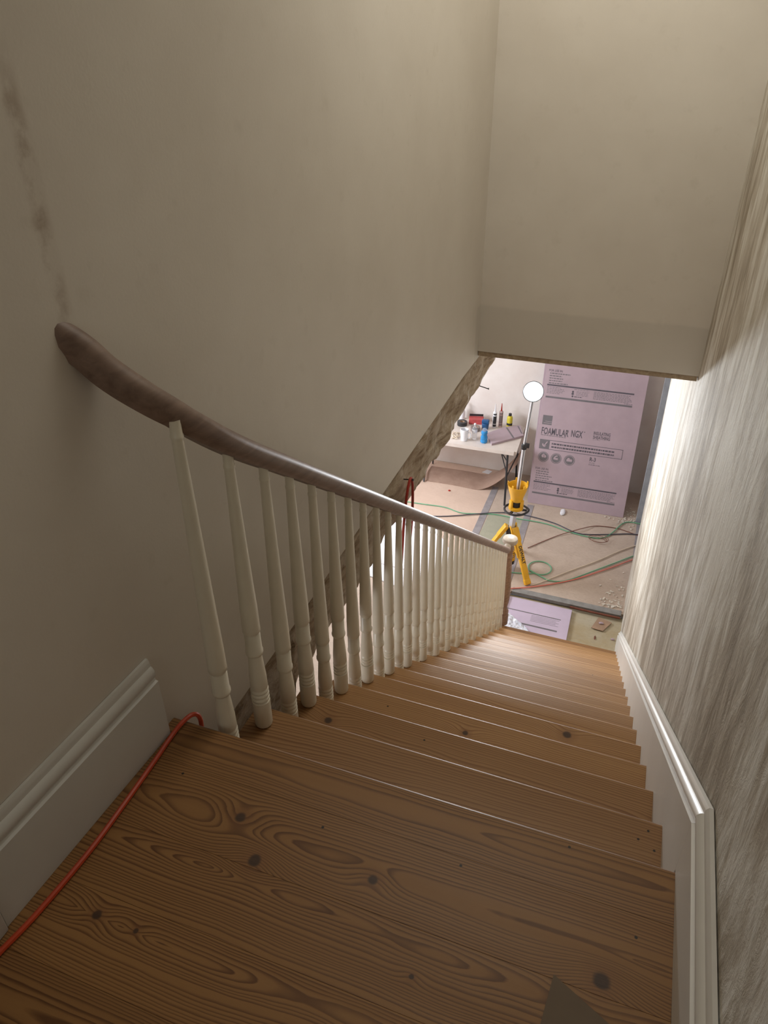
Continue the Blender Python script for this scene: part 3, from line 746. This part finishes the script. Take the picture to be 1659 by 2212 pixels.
# a printed panel: two bars with small print, list above
def panel(zlow):
    rect(pt, 0.035, 1.045, zlow+0.147, zlow+0.165)         # upper bar
    rect(pg, 0.035, 1.045, zlow, zlow+0.022)               # lower bar
    textlines(pg, 0.04, 0.26, zlow+0.135, 0.018, 5, 0.006)
    textlines(pg, 0.36, 0.54, zlow+0.137, 0.016, 1, 0.005, 0.05)
    disc(pt, 0.348, zlow+0.105, 0.012); disc(pt, 0.348, zlow+0.080, 0.014); disc(pt, 0.350, zlow+0.050, 0.011)
    textlines(pg, 0.39, 0.54, zlow+0.115, 0.015, 4, 0.005, 0.15); textlines(pt, 0.37, 0.47, zlow+0.052, 0.02, 1, 0.009, 0.05)
    textlines(pg, 0.59, 1.04, zlow+0.132, 0.016, 6, 0.006, 0.12)
    textlines(pt, 0.95, 1.045, zlow+0.036, 0.02, 1, 0.005, 0.02)
    text_mesh(pt, 'FOR USE IN:', 0.035, zlow+0.318, 0.036, 0.85, 0.0006)
    textlines(pg, 0.05, 0.31, zlow+0.302, 0.029, 5, 0.012, 0.45)
panel(0.135); panel(1.352)
# centre block
rect(pg, 0.040, 0.155, 1.022, 1.138)
text_mesh(pt, 'FOAMULAR', 0.042, 0.905, 0.118, 0.535, 0.0022); text_mesh(pt, '®', 0.352, 0.965, 0.035, 0.7, 0.0005)
text_mesh(pt, 'NGX', 0.400, 0.915, 0.118, 0.52, 0.0022); text_mesh(pt, '™', 0.545, 0.975, 0.03, 0.7, 0.0003)
textlines(pg, 0.045, 0.35, 0.896, 0.02, 1, 0.008, 0.02)
text_mesh(pt, 'INSULATING', 0.662, 0.976, 0.056, 0.62, 0.0012); text_mesh(pt, 'SHEATHING', 0.662, 0.926, 0.056, 0.66, 0.0012)
textlines(pg, 0.665, 0.75, 0.915, 0.02, 1, 0.004, 0.02)
# framed statement with tick
rect(pg, 0.042, 0.165, 0.718, 0.838)
for a in ((0.165, 1.035, 0.832, 0.838), (0.165, 1.035, 0.718, 0.724), (1.029, 1.035, 0.718, 0.838)): rect(pt, *a)
textlines(pt, 0.19, 1.01, 0.806, 0.04, 2, 0.020, 0.12)
# three round icons
for i, x in enumerate((0.112, 0.268, 0.430)):
    disc(pg, x, 0.618, 0.054); disc(pg, x, 0.618, 0.066, r0=0.059)
text_mesh(pt, 'R-3', 0.664, 0.646, 0.068, 0.8, 0.0016)
textlines(pg, 0.664, 0.74, 0.630, 0.013, 2, 0.004, 0.1); textlines(pt, 0.664, 0.80, 0.603, 0.02, 1, 0.006, 0.02)
link('black_lettering', pt, M_INK, ins)
link('grey_print', pg, M_INKG, ins)
pw = bmesh.new()
# pale marks inside the dark shapes
y2 = -0.0011
rect(pw, 0.075, 0.155, 1.062, 1.066, y2); rect(pw, 0.055, 0.16, 1.040, 1.045, y2)
def thick(bm, pts, wd, y=y2):
    for a, b in zip(pts, pts[1:]):
        d = Vector((b[0]-a[0], b[1]-a[1])).normalized(); s = Vector((-d.y, d.x))*wd/2
        bm.faces.new([bm.verts.new((q[0], y, q[1])) for q in ((a[0]-s.x, a[1]-s.y), (b[0]-s.x, b[1]-s.y), (b[0]+s.x, b[1]+s.y), (a[0]+s.x, a[1]+s.y))])
thick(pw, [(0.080, 0.785), (0.098, 0.752), (0.135, 0.815)], 0.012)
thick(pw, [(0.078, 0.775), (0.085, 0.757), (0.105, 0.745), (0.125, 0.765)], 0.006)
disc(pw, 0.108, 0.630, 0.020, y2); disc(pw, 0.128, 0.626, 0.017, y2); disc(pw, 0.112, 0.646, 0.012, y2)
thick(pw, [(0.238, 0.618), (0.262, 0.612), (0.290, 0.615)], 0.022); thick(pw, [(0.245, 0.622), (0.262, 0.648), (0.282, 0.652)], 0.014)
thick(pw, [(0.395, 0.618), (0.462, 0.618)], 0.030); thick(pw, [(0.405, 0.640), (0.430, 0.640)], 0.016)
link('pale_marks', pw, M_FOAM, ins, kind='stuff')
ins2 = empty('insulation_board', (-1.045, 7.105, Z+0.002), rot=(rotx, math.radians(-0.6), math.radians(1.7)), label='second pink foam board standing behind the lettered board, left edge showing', cat='insulation board')
link('board', box(0.07, 0.07+W*0.9, 0, 0.025, 0, H, bev=0.002, seg=1), M_FOAM, ins2)

# ------------------------------------------------------------------ folding table
tz = -2.68
tbl = empty('folding_table', (0, 0, 0), label='white plastic folding table with dark tube legs against the far wall', cat='table')
bm = bmesh.new(); prism(bm, [(-2.95, 6.90), (-1.145, 6.925), (-1.185, 7.70), (-2.95, 7.70)], 'z', tz-0.045, tz)
es = [e for e in bm.edges if abs(e.verts[0].co.z-e.verts[1].co.z) > 0.02]
bmesh.ops.bevel(bm, geom=es, offset=0.03, segments=4, affect='EDGES')
link('table_top', bm, M_PLAST_W, tbl, smooth=True)
for xx in (-1.26, -2.70):
    for yy in (6.98, 7.60):
        link('leg', tube(bmesh.new(), [(xx, yy, tz-0.045), (xx+0.04 if xx > -2 else xx-0.04, yy-(0.12 if yy < 7.3 else 0.03), Z+0.012)], 0.013, 8, straight=True), M_BLACK, tbl, smooth=True)
    s = 1 if xx > -2 else -1
    link('brace', tube(bmesh.new(), [(xx+0.02*s, 6.93, tz-0.35), (xx+0.03*s, 7.58, tz-0.35)], 0.009, 8, straight=True), M_BLACK, tbl, smooth=True)
    link('brace', tube(bmesh.new(), [(xx+0.005*s, 6.96, tz-0.15), (xx-0.09*s, 6.99, tz-0.047)], 0.007, 8, straight=True), M_BLACK, tbl, smooth=True)
    link('brace', tube(bmesh.new(), [(xx+0.016*s, 6.93, tz-0.30), (xx-0.16*s, 7.2, tz-0.047)], 0.007, 8, straight=True), M_BLACK, tbl, smooth=True)
# small foot bracket under the left of the table (visible left of the brown sheet)
sf = empty('steel_foot', (0, 0, 0), label='grey steel foot rail with an upright pin on the floor left of the brown sheet', cat='rail')
link('foot_rail', tube(bmesh.new(), [(-2.44, 7.50, Z+0.055), (-2.372, 7.13, Z+0.055), (-2.365, 7.10, Z+0.01)], 0.010, 8, straight=True), M_BLACK, sf, smooth=True)
link('pin', tube(bmesh.new(), [(-2.40, 7.62, Z+0.012), (-2.40, 7.62, Z+0.12)], 0.011, 8, straight=True), M_BLACK, sf, smooth=True)

# bowed brown sheet on the floor
bm = bmesh.new(); G = []
n = 26
for i in range(n+1):
    u = i/n; x = -2.40+1.22*u
    curl = max(0, (u-0.60)/0.40); z = 0.46*curl**1.9; y0 = 7.13+0.02*math.sin(u*5)+0.16*curl; y1 = 7.56+0.02*math.sin(u*4)+0.02*curl
    G.append([(x, y0+(y1-y0)*v, Z+0.006+z*(0.85+0.15*v)+0.012*math.sin(v*3.1)*(1-curl)) for v in (0, .25, .5, .75, 1)])
VT = [[bm.verts.new(p) for p in r] for r in G]; VB = [[bm.verts.new((p[0], p[1], p[2]-0.004)) for p in r] for r in G]
for i in range(n):
    for j in range(4):
        bm.faces.new((VT[i][j], VT[i+1][j], VT[i+1][j+1], VT[i][j+1])); bm.faces.new((VB[i][j], VB[i][j+1], VB[i+1][j+1], VB[i+1][j]))
    bm.faces.new((VT[i][0], VB[i][0], VB[i+1][0], VT[i+1][0])); bm.faces.new((VT[i][4], VT[i+1][4], VB[i+1][4], VB[i][4]))
bm.faces.new(VT[0]+VB[0][::-1]); bm.faces.new(VT[-1][::-1]+VB[-1])
tag(link('brown_sheet', bm, M_BROWNSHEET, smooth=True), 'bowed brown hardboard sheet lying under the table, right end curling up', 'sheet')

# things on the table
def bottle(name, loc, prof, mat, label, cat, cap=None, capmat=None, wrap=None, wrapmat=None):
    t = empty(name, loc, label=label, cat=cat)
    link('body', lathe(bmesh.new(), prof, 16), mat, t, smooth=True)
    if cap: link('cap', lathe(bmesh.new(), cap, 14), capmat, t, smooth=True)
    if wrap: link('label_band', lathe(bmesh.new(), wrap, 16, cap=False), wrapmat, t, smooth=True)
    return t
mug = empty('mug', (-1.835, 7.045, tz+0.0005), label='tall white mug with a handle at the front of the table', cat='mug')
link('cup', lathe(bmesh.new(), [(0.036, 0), (0.040, 0.004), (0.052, 0.13), (0.053, 0.155), (0.048, 0.155), (0.046, 0.13), (0.036, 0.012), (0.002, 0.010)], 22), M_WHITE, mug, smooth=True)
link('handle', tube(bmesh.new(), [(0.046, 0, 0.118), (0.075, -0.004, 0.112), (0.084, -0.006, 0.08), (0.070, -0.004, 0.045), (0.041, 0, 0.035)], 0.008, 8), M_WHITE, mug, smooth=True)
bottle('clear_bottle', (-1.725, 7.13, tz+0.0005), [(0.030, 0), (0.034, 0.01), (0.033, 0.05), (0.031, 0.07), (0.034, 0.09), (0.034, 0.135), (0.024, 0.165), (0.013, 0.185), (0.013, 0.20)], M_CLEAR, 'clear plastic water bottle with white label between mug and blue bottle', 'bottle',
       [(0.0145, 0.193), (0.0145, 0.21), (0.012, 0.212)], M_WHITE, [(0.0348, 0.095), (0.0348, 0.135)], M_WHITE)
bottle('blue_bottle', (-1.588, 7.075, tz+0.0005), [(0.038, 0), (0.044, 0.008), (0.044, 0.035), (0.039, 0.045), (0.043, 0.055), (0.043, 0.075), (0.035, 0.095), (0.034, 0.11), (0.040, 0.12), (0.040, 0.15), (0.030, 0.158)], M_BLUE, 'bright blue ribbed drink bottle beside the pink foam offcut', 'bottle',
       [(0.024, 0.155), (0.030, 0.162), (0.026, 0.185), (0.020, 0.188)], M_CLEAR)
cupd = empty('blue_cup', (-1.665, 7.46, tz+0.0005), label='dark blue square topped container behind the blue bottle', cat='container')
link('body', lathe(bmesh.new(), [(0.035, 0), (0.042, 0.01), (0.048, 0.075), (0.044, 0.08)], 16), M_DKBLUE, cupd, smooth=True)
link('lid', box(-0.045, 0.045, -0.03, 0.03, 0.081, 0.125, bev=0.008), M_DKBLUE, cupd, smooth=True)
def roll(name, loc, R, r, h, mat, label):
    t = empty(name, loc, label=label, cat='tape roll', group='tape rolls on the table')
    link('roll', lathe(bmesh.new(), [(r, 0), (R, 0), (R, h), (r, h), (r, 0)], 24, cap=False), mat, t, smooth=True)
    link('core', lathe(bmesh.new(), [(r-0.003, 0.001), (r-0.0002, 0.001), (r-0.0002, h-0.001), (r-0.003, h-0.001), (r-0.003, 0.001)], 20, cap=False), M_CARD, t, smooth=True)
roll('black_tape', (-1.975, 7.47, tz+0.0005), 0.065, 0.032, 0.05, M_BLACK, 'black tape roll at the back left of the table')
roll('brown_tape', (-1.775, 7.37, tz+0.0005), 0.060, 0.038, 0.05, M_TAPEW, 'grey brown tape roll behind the clear bottle')
rb2 = empty('red_box', (-1.82, 7.60, tz+0.0005), rz=0.25, label='red open box behind the tape rolls', cat='box')
link('carton', box(-0.095, 0.095, -0.06, 0.06, 0, 0.065, bev=0.004), M_REDBOX, rb2)
link('flap', box(-0.09, 0.09, 0.055, 0.065, 0.066, 0.095, bev=0.002), M_BLACK, rb2)
bottle('spray_bottle', (-2.03, 7.66, tz+0.0005), [(0.036, 0), (0.040, 0.01), (0.040, 0.10), (0.028, 0.14), (0.013, 0.165), (0.012, 0.19)], M_WHITE, 'pale spray bottle at the back left corner of the table', 'bottle', [(0.016, 0.191), (0.018, 0.20), (0.012, 0.235)], M_WHITE)
def caulk(x, y, body, noz, lab, label):
    t = empty('caulk_tube', (x, y, tz+0.0005), label=label, cat='caulk tube', group='caulk tubes on the table')
    link('tube', lathe(bmesh.new(), [(0.024, 0), (0.025, 0.004), (0.025, 0.215), (0.018, 0.222)], 16), body, t, smooth=True)
    link('nozzle', lathe(bmesh.new(), [(0.011, 0.2225), (0.009, 0.25), (0.004, 0.325)], 12), noz, t, smooth=True)
    lb = bmesh.new()
    for z0, z1 in ((0.02, 0.05), (0.06, 0.165), (0.18, 0.20)):
        nn = 8
        A = [(0.0256*math.cos(a), 0.0256*math.sin(a)) for a in [math.radians(-130+110*i/nn) for i in range(nn+1)]]
        va = [lb.verts.new((p[0], p[1], z0)) for p in A]; vb = [lb.verts.new((p[0], p[1], z1)) for p in A]
        for i in range(nn): lb.faces.new((va[i], va[i+1], vb[i+1], vb[i]))
    link('label_band', lb, lab, t)
caulk(-1.565, 7.535, M_WHITE, M_WHITE, M_BLACK, 'white caulk tube with black label standing at the back of the table')
caulk(-1.495, 7.585, M_PINKLAB, M_REDC, M_TAPEW, 'pale pinkish caulk tube with red nozzle beside the black labelled one')
yb_ = bottle('yellow_bottle', (-1.385, 7.62, tz+0.0005), [(0.034, 0), (0.037, 0.005), (0.037, 0.13), (0.030, 0.148), (0.018, 0.155)], M_YLAB, 'yellow bottle with black cap at the back of the table', 'bottle', [(0.020, 0.156), (0.020, 0.185), (0.016, 0.188)], M_BLACK, [(0.0374, 0.03), (0.0374, 0.06)], M_BLACK)
po = empty('foam_piece', (0, 0, 0), label='pink foam board offcut with dark stripes lying on the table', cat='foam board')
link('board', prism(bmesh.new(), [(-1.475, 7.02), (-1.61, 7.275), (-1.43, 7.54), (-1.25, 7.66), (-1.15, 7.38)], 'z', tz+0.0005, tz+0.026), M_FOAM, po)
pb = bmesh.new()
strip(pb, (-1.40, 7.53), (-1.25, 7.26), 0.022, tz+0.0263); strip(pb, (-1.27, 7.62), (-1.18, 7.42), 0.016, tz+0.0263)
link('print', pb, M_INKG, po)
# small tangle of string
tg = [(-1.96+0.05*math.cos(i*1.3)+0.008*i*0.5-0.03, 7.12+0.09*math.sin(i*0.9), tz+0.008+0.008*abs(math.sin(i*2.1))) for i in range(18)]
tag(link('string_tangle', tube(bmesh.new(), tg, 0.005, 6, sm=3), M_TANC, smooth=True), 'loose tan string tangle left of the white mug', 'string')

# ------------------------------------------------------------------ tripod work lamp
base = Vector((-0.925, 5.60, Z))
lt = empty('tripod_work_lamp', tuple(base), label='yellow and silver tripod work lamp, lit, standing beyond the newel', cat='work lamp')
def L(p): return Vector(p)-base
p_top = Vector((-0.827, 5.612, -1.40)); p_cl = Vector((-0.862, 5.606, -1.91)); p_col = Vector((-0.878, 5.602, -2.44)); p_hub = Vector((-0.905, 5.60, -2.91))
link('upper_pole', lathe(bmesh.new(), [(0.014, 0), (0.014, (p_top-p_cl).length)], 12, align(L(p_cl), L(p_top))), M_ALU, lt, smooth=True)
link('middle_pole', lathe(bmesh.new(), [(0.019, 0), (0.019, (p_cl-p_col).length)], 12, align(L(p_col), L(p_cl))), M_ALU, lt, smooth=True)
# darker groove strips down the poles
def groove(a, b, r, off):
    a = L(a)+Vector(off); b = L(b)+Vector(off)
    return tube(bmesh.new(), [a, b], r, 6, straight=True)
link('groove', groove(p_cl, p_top, 0.004, (0.006, -0.012, 0.004)), M_DCORD, lt)
link('groove', groove(p_col, p_cl, 0.005, (0.007, -0.016, 0.004)), M_DCORD, lt)
clp = link('clamp', lathe(bmesh.new(), [(0.022, -0.03), (0.029, -0.025), (0.030, 0.02), (0.022, 0.03)], 12, Matrix.Translation(L(p_cl))), M_BLACK, lt, smooth=True)
link('lever', box(0.015, 0.055, -0.03, -0.005, 0.0, 0.05, bev=0.005, M=Matrix.Translation(L(p_cl))), M_BLACK, clp, smooth=True)
link('lower_tube', lathe(bmesh.new(), [(0.037, 0), (0.037, (p_col-p_hub).length+0.01)], 6, align(L(p_hub), L(p_col))), M_SILVER, lt)
# storage cup for the head: open yellow basket and black ring
cz = -2.43; cc = L((-0.880, 5.60, cz))
bm = bmesh.new()
lathe(bm, [(0.062, -0.11), (0.070, -0.06), (0.095, 0.02), (0.105, 0.075), (0.100, 0.075), (0.089, 0.02), (0.064, -0.06), (0.056, -0.11), (0.062, -0.11)], 28, Matrix.Translation(cc), cap=False)
cup = link('head_cradle', bm, M_YEL, lt, smooth=True)
for a in (20, 95, 160, 230, 300):
    ar = math.radians(a); bm = bmesh.new(); bx(bm, -0.012, 0.012, -0.006, 0.006, 0.07, 0.105, bev=0.003, M=Matrix.Translation(cc) @ Matrix.Rotation(ar, 4, 'Z') @ Matrix.Translation((0, 0.103, 0)))
    link('lug', bm, M_YEL, cup)
bm = bmesh.new()
for a in (15, 135, 255):
    ar = math.radians(a); bx(bm, -0.022, 0.022, 0.052, 0.078, -0.215, -0.095, bev=0.006, M=Matrix.Translation(cc) @ Matrix.Rotation(ar, 4, 'Z'))
lathe(bm, [(0.050, -0.215), (0.078, -0.21), (0.078, -0.185), (0.050, -0.18)], 20, Matrix.Translation(cc), cap=False)
link('carriage', bm, M_YEL, lt, smooth=True)
link('core', lathe(bmesh.new(), [(0.042, -0.20), (0.046, -0.15), (0.046, -0.10), (0.040, -0.05)], 16, Matrix.Translation(cc)), M_BLACK, lt, smooth=True)
ring = [cc+Vector((0.118*math.cos(a)*(1+0.18*max(0, math.cos(a-0.35))**8), 0.118*math.sin(a), -0.225)) for a in [2*math.pi*i/36 for i in range(37)]]
link('carry_ring', tube(bmesh.new(), ring, 0.012, 8, sm=1), M_BLACK, lt, smooth=True)
for a in (40, 160, 280): link('ring_spoke', box(-0.012, 0.012, 0.06, 0.118, -0.235, -0.215, bev=0.003, M=Matrix.Translation(cc) @ Matrix.Rotation(math.radians(a), 4, 'Z')), M_BLACK, lt)
# hub
hb = L(p_hub)
link('hub', lathe(bmesh.new(), [(0.030, -0.12), (0.050, -0.10), (0.055, 0.0), (0.044, 0.03)], 12, Matrix.Translation(hb)), M_BLACK, lt, smooth=True)
# legs: yellow channel legs reaching the floor
feet = [Vector((-0.630, 5.350, Z+0.012)), Vector((-1.270, 5.47, Z+0.012)), Vector((-0.880, 5.97, Z+0.012))]
for i, f in enumerate(feet):
    d = (f-p_hub); d2 = Vector((d.x, d.y, 0)).normalized()
    a = p_hub+d2*0.062+Vector((0, 0, 0.03)); b = f
    up_ = d2; dd = (b-a).normalized(); side = dd.cross(Vector((0, 0, 1))).normalized()
    bm = bmesh.new(); Lg = (b-a).length
    M = Matrix.Translation(L(a)) @ Matrix(((side.x, side.cross(dd).x, dd.x, 0), (side.y, side.cross(dd).y, dd.y, 0), (side.z, side.cross(dd).z, dd.z, 0), (0, 0, 0, 1)))
    bx(bm, -0.040, 0.040, -0.020, 0.020, -0.02, Lg*0.22, bev=0.006, M=M)
    bx(bm, -0.034, 0.034, -0.016, 0.016, Lg*0.20, Lg*0.985, bev=0.005, M=M)
    lg = link('leg', bm, M_YEL, lt, smooth=True)
    bm = bmesh.new(); bx(bm, -0.037, 0.037, -0.020, 0.020, Lg*0.90, Lg*1.0, bev=0.006, M=M)
    link('foot', bm, M_YEL if i == 0 else M_BLACK, lg, smooth=True)
    # strut from sliding collar
    s0 = L(p_hub)+Vector((0, 0, -0.22)); s1 = L(a)+dd*Lg*0.55-d2*0.0
    link('strut', tube(bmesh.new(), [s0+d2*0.03, s1], 0.008, 6, straight=True), M_YEL, lt)
    if i == 0:
        # lettering down the leg
        tm = bmesh.new(); text_mesh(tm, 'DEWALT', 0, 0, 0.052, 0.95, 0.0018, y=0.0)
        nrm = side.cross(dd)
        sgn = -1 if nrm.dot(cam.matrix_world.translation-a) < 0 else 1
        nn = nrm*sgn; xx = dd; zz = nn.cross(xx)*-1
        zz = xx.cross(nn)*-1
        org = L(a)+dd*Lg*0.30+nn*0.0172-zz*0.013
        MM = Matrix(((xx.x, -nn.x, zz.x, org.x), (xx.y, -nn.y, zz.y, org.y), (xx.z, -nn.z, zz.z, org.z), (0, 0, 0, 1)))
        bmesh.ops.transform(tm, matrix=MM, verts=tm.verts[:])
        link('black_lettering', tm, M_BLACK, lg)
        # side bracket
        bm = bmesh.new(); bx(bm, 0.041, 0.052, -0.010, 0.010, -0.05, Lg*0.50, bev=0.004, M=M); link('side_rail', bm, M_YEL, lg, smooth=True)
# centre column with battery housing near the floor
link('centre_column', lathe(bmesh.new(), [(0.026, -0.25), (0.026, -0.08)], 14, Matrix.Translation(hb+Vector((0.02, 0, 0)))), M_BLACK, lt, smooth=True)
hc = Vector((0.025, 0, -0.34))
link('battery_housing', lathe(bmesh.new(), [(0.040, -0.06), (0.050, -0.05), (0.050, 0.07), (0.042, 0.10), (0.030, 0.13)], 14, Matrix.Translation(hb+hc)), M_YEL, lt, smooth=True)
link('bottom_cap', lathe(bmesh.new(), [(0.028, -0.115), (0.045, -0.10), (0.048, -0.061)], 14, Matrix.Translation(hb+hc)), M_BLACK, lt, smooth=True)
bm = bmesh.new()
for z in (0.0, 0.025, 0.05): lathe(bm, [(0.0505, z), (0.052, z+0.004), (0.0505, z+0.008)], 14, Matrix.Translation(hb+hc), cap=False)
link('housing_ribs', bm, M_BLACK, lt, smooth=True)
# lamp head
hd = (Vector((0.1485, -1.0701, 1.4754))-LAMP).normalized()
MH = Matrix.Translation(L(LAMP)) @ hd.to_track_quat('Z', 'Y').to_matrix().to_4x4()
head = link('lamp_head', lathe(bmesh.new(), [(0.03, -0.07), (0.075, -0.06), (0.098, -0.02), (0.100, 0.030), (0.094, 0.038), (0.090, 0.030), (0.086, 0.022)], 32, MH, cap=False), M_BLACK, lt, smooth=True)
link('lens', lathe(bmesh.new(), [(0.088, 0.024), (0.080, 0.030), (0.02, 0.033), (0.001, 0.033)], 32, MH), M_LED, head, smooth=True)
link('yoke', tube(bmesh.new(), [L(p_top), L(p_top)+Vector((0, 0.02, 0.05)), MH @ Vector((0, 0, -0.06))], 0.012, 8), M_BLACK, lt, smooth=True)
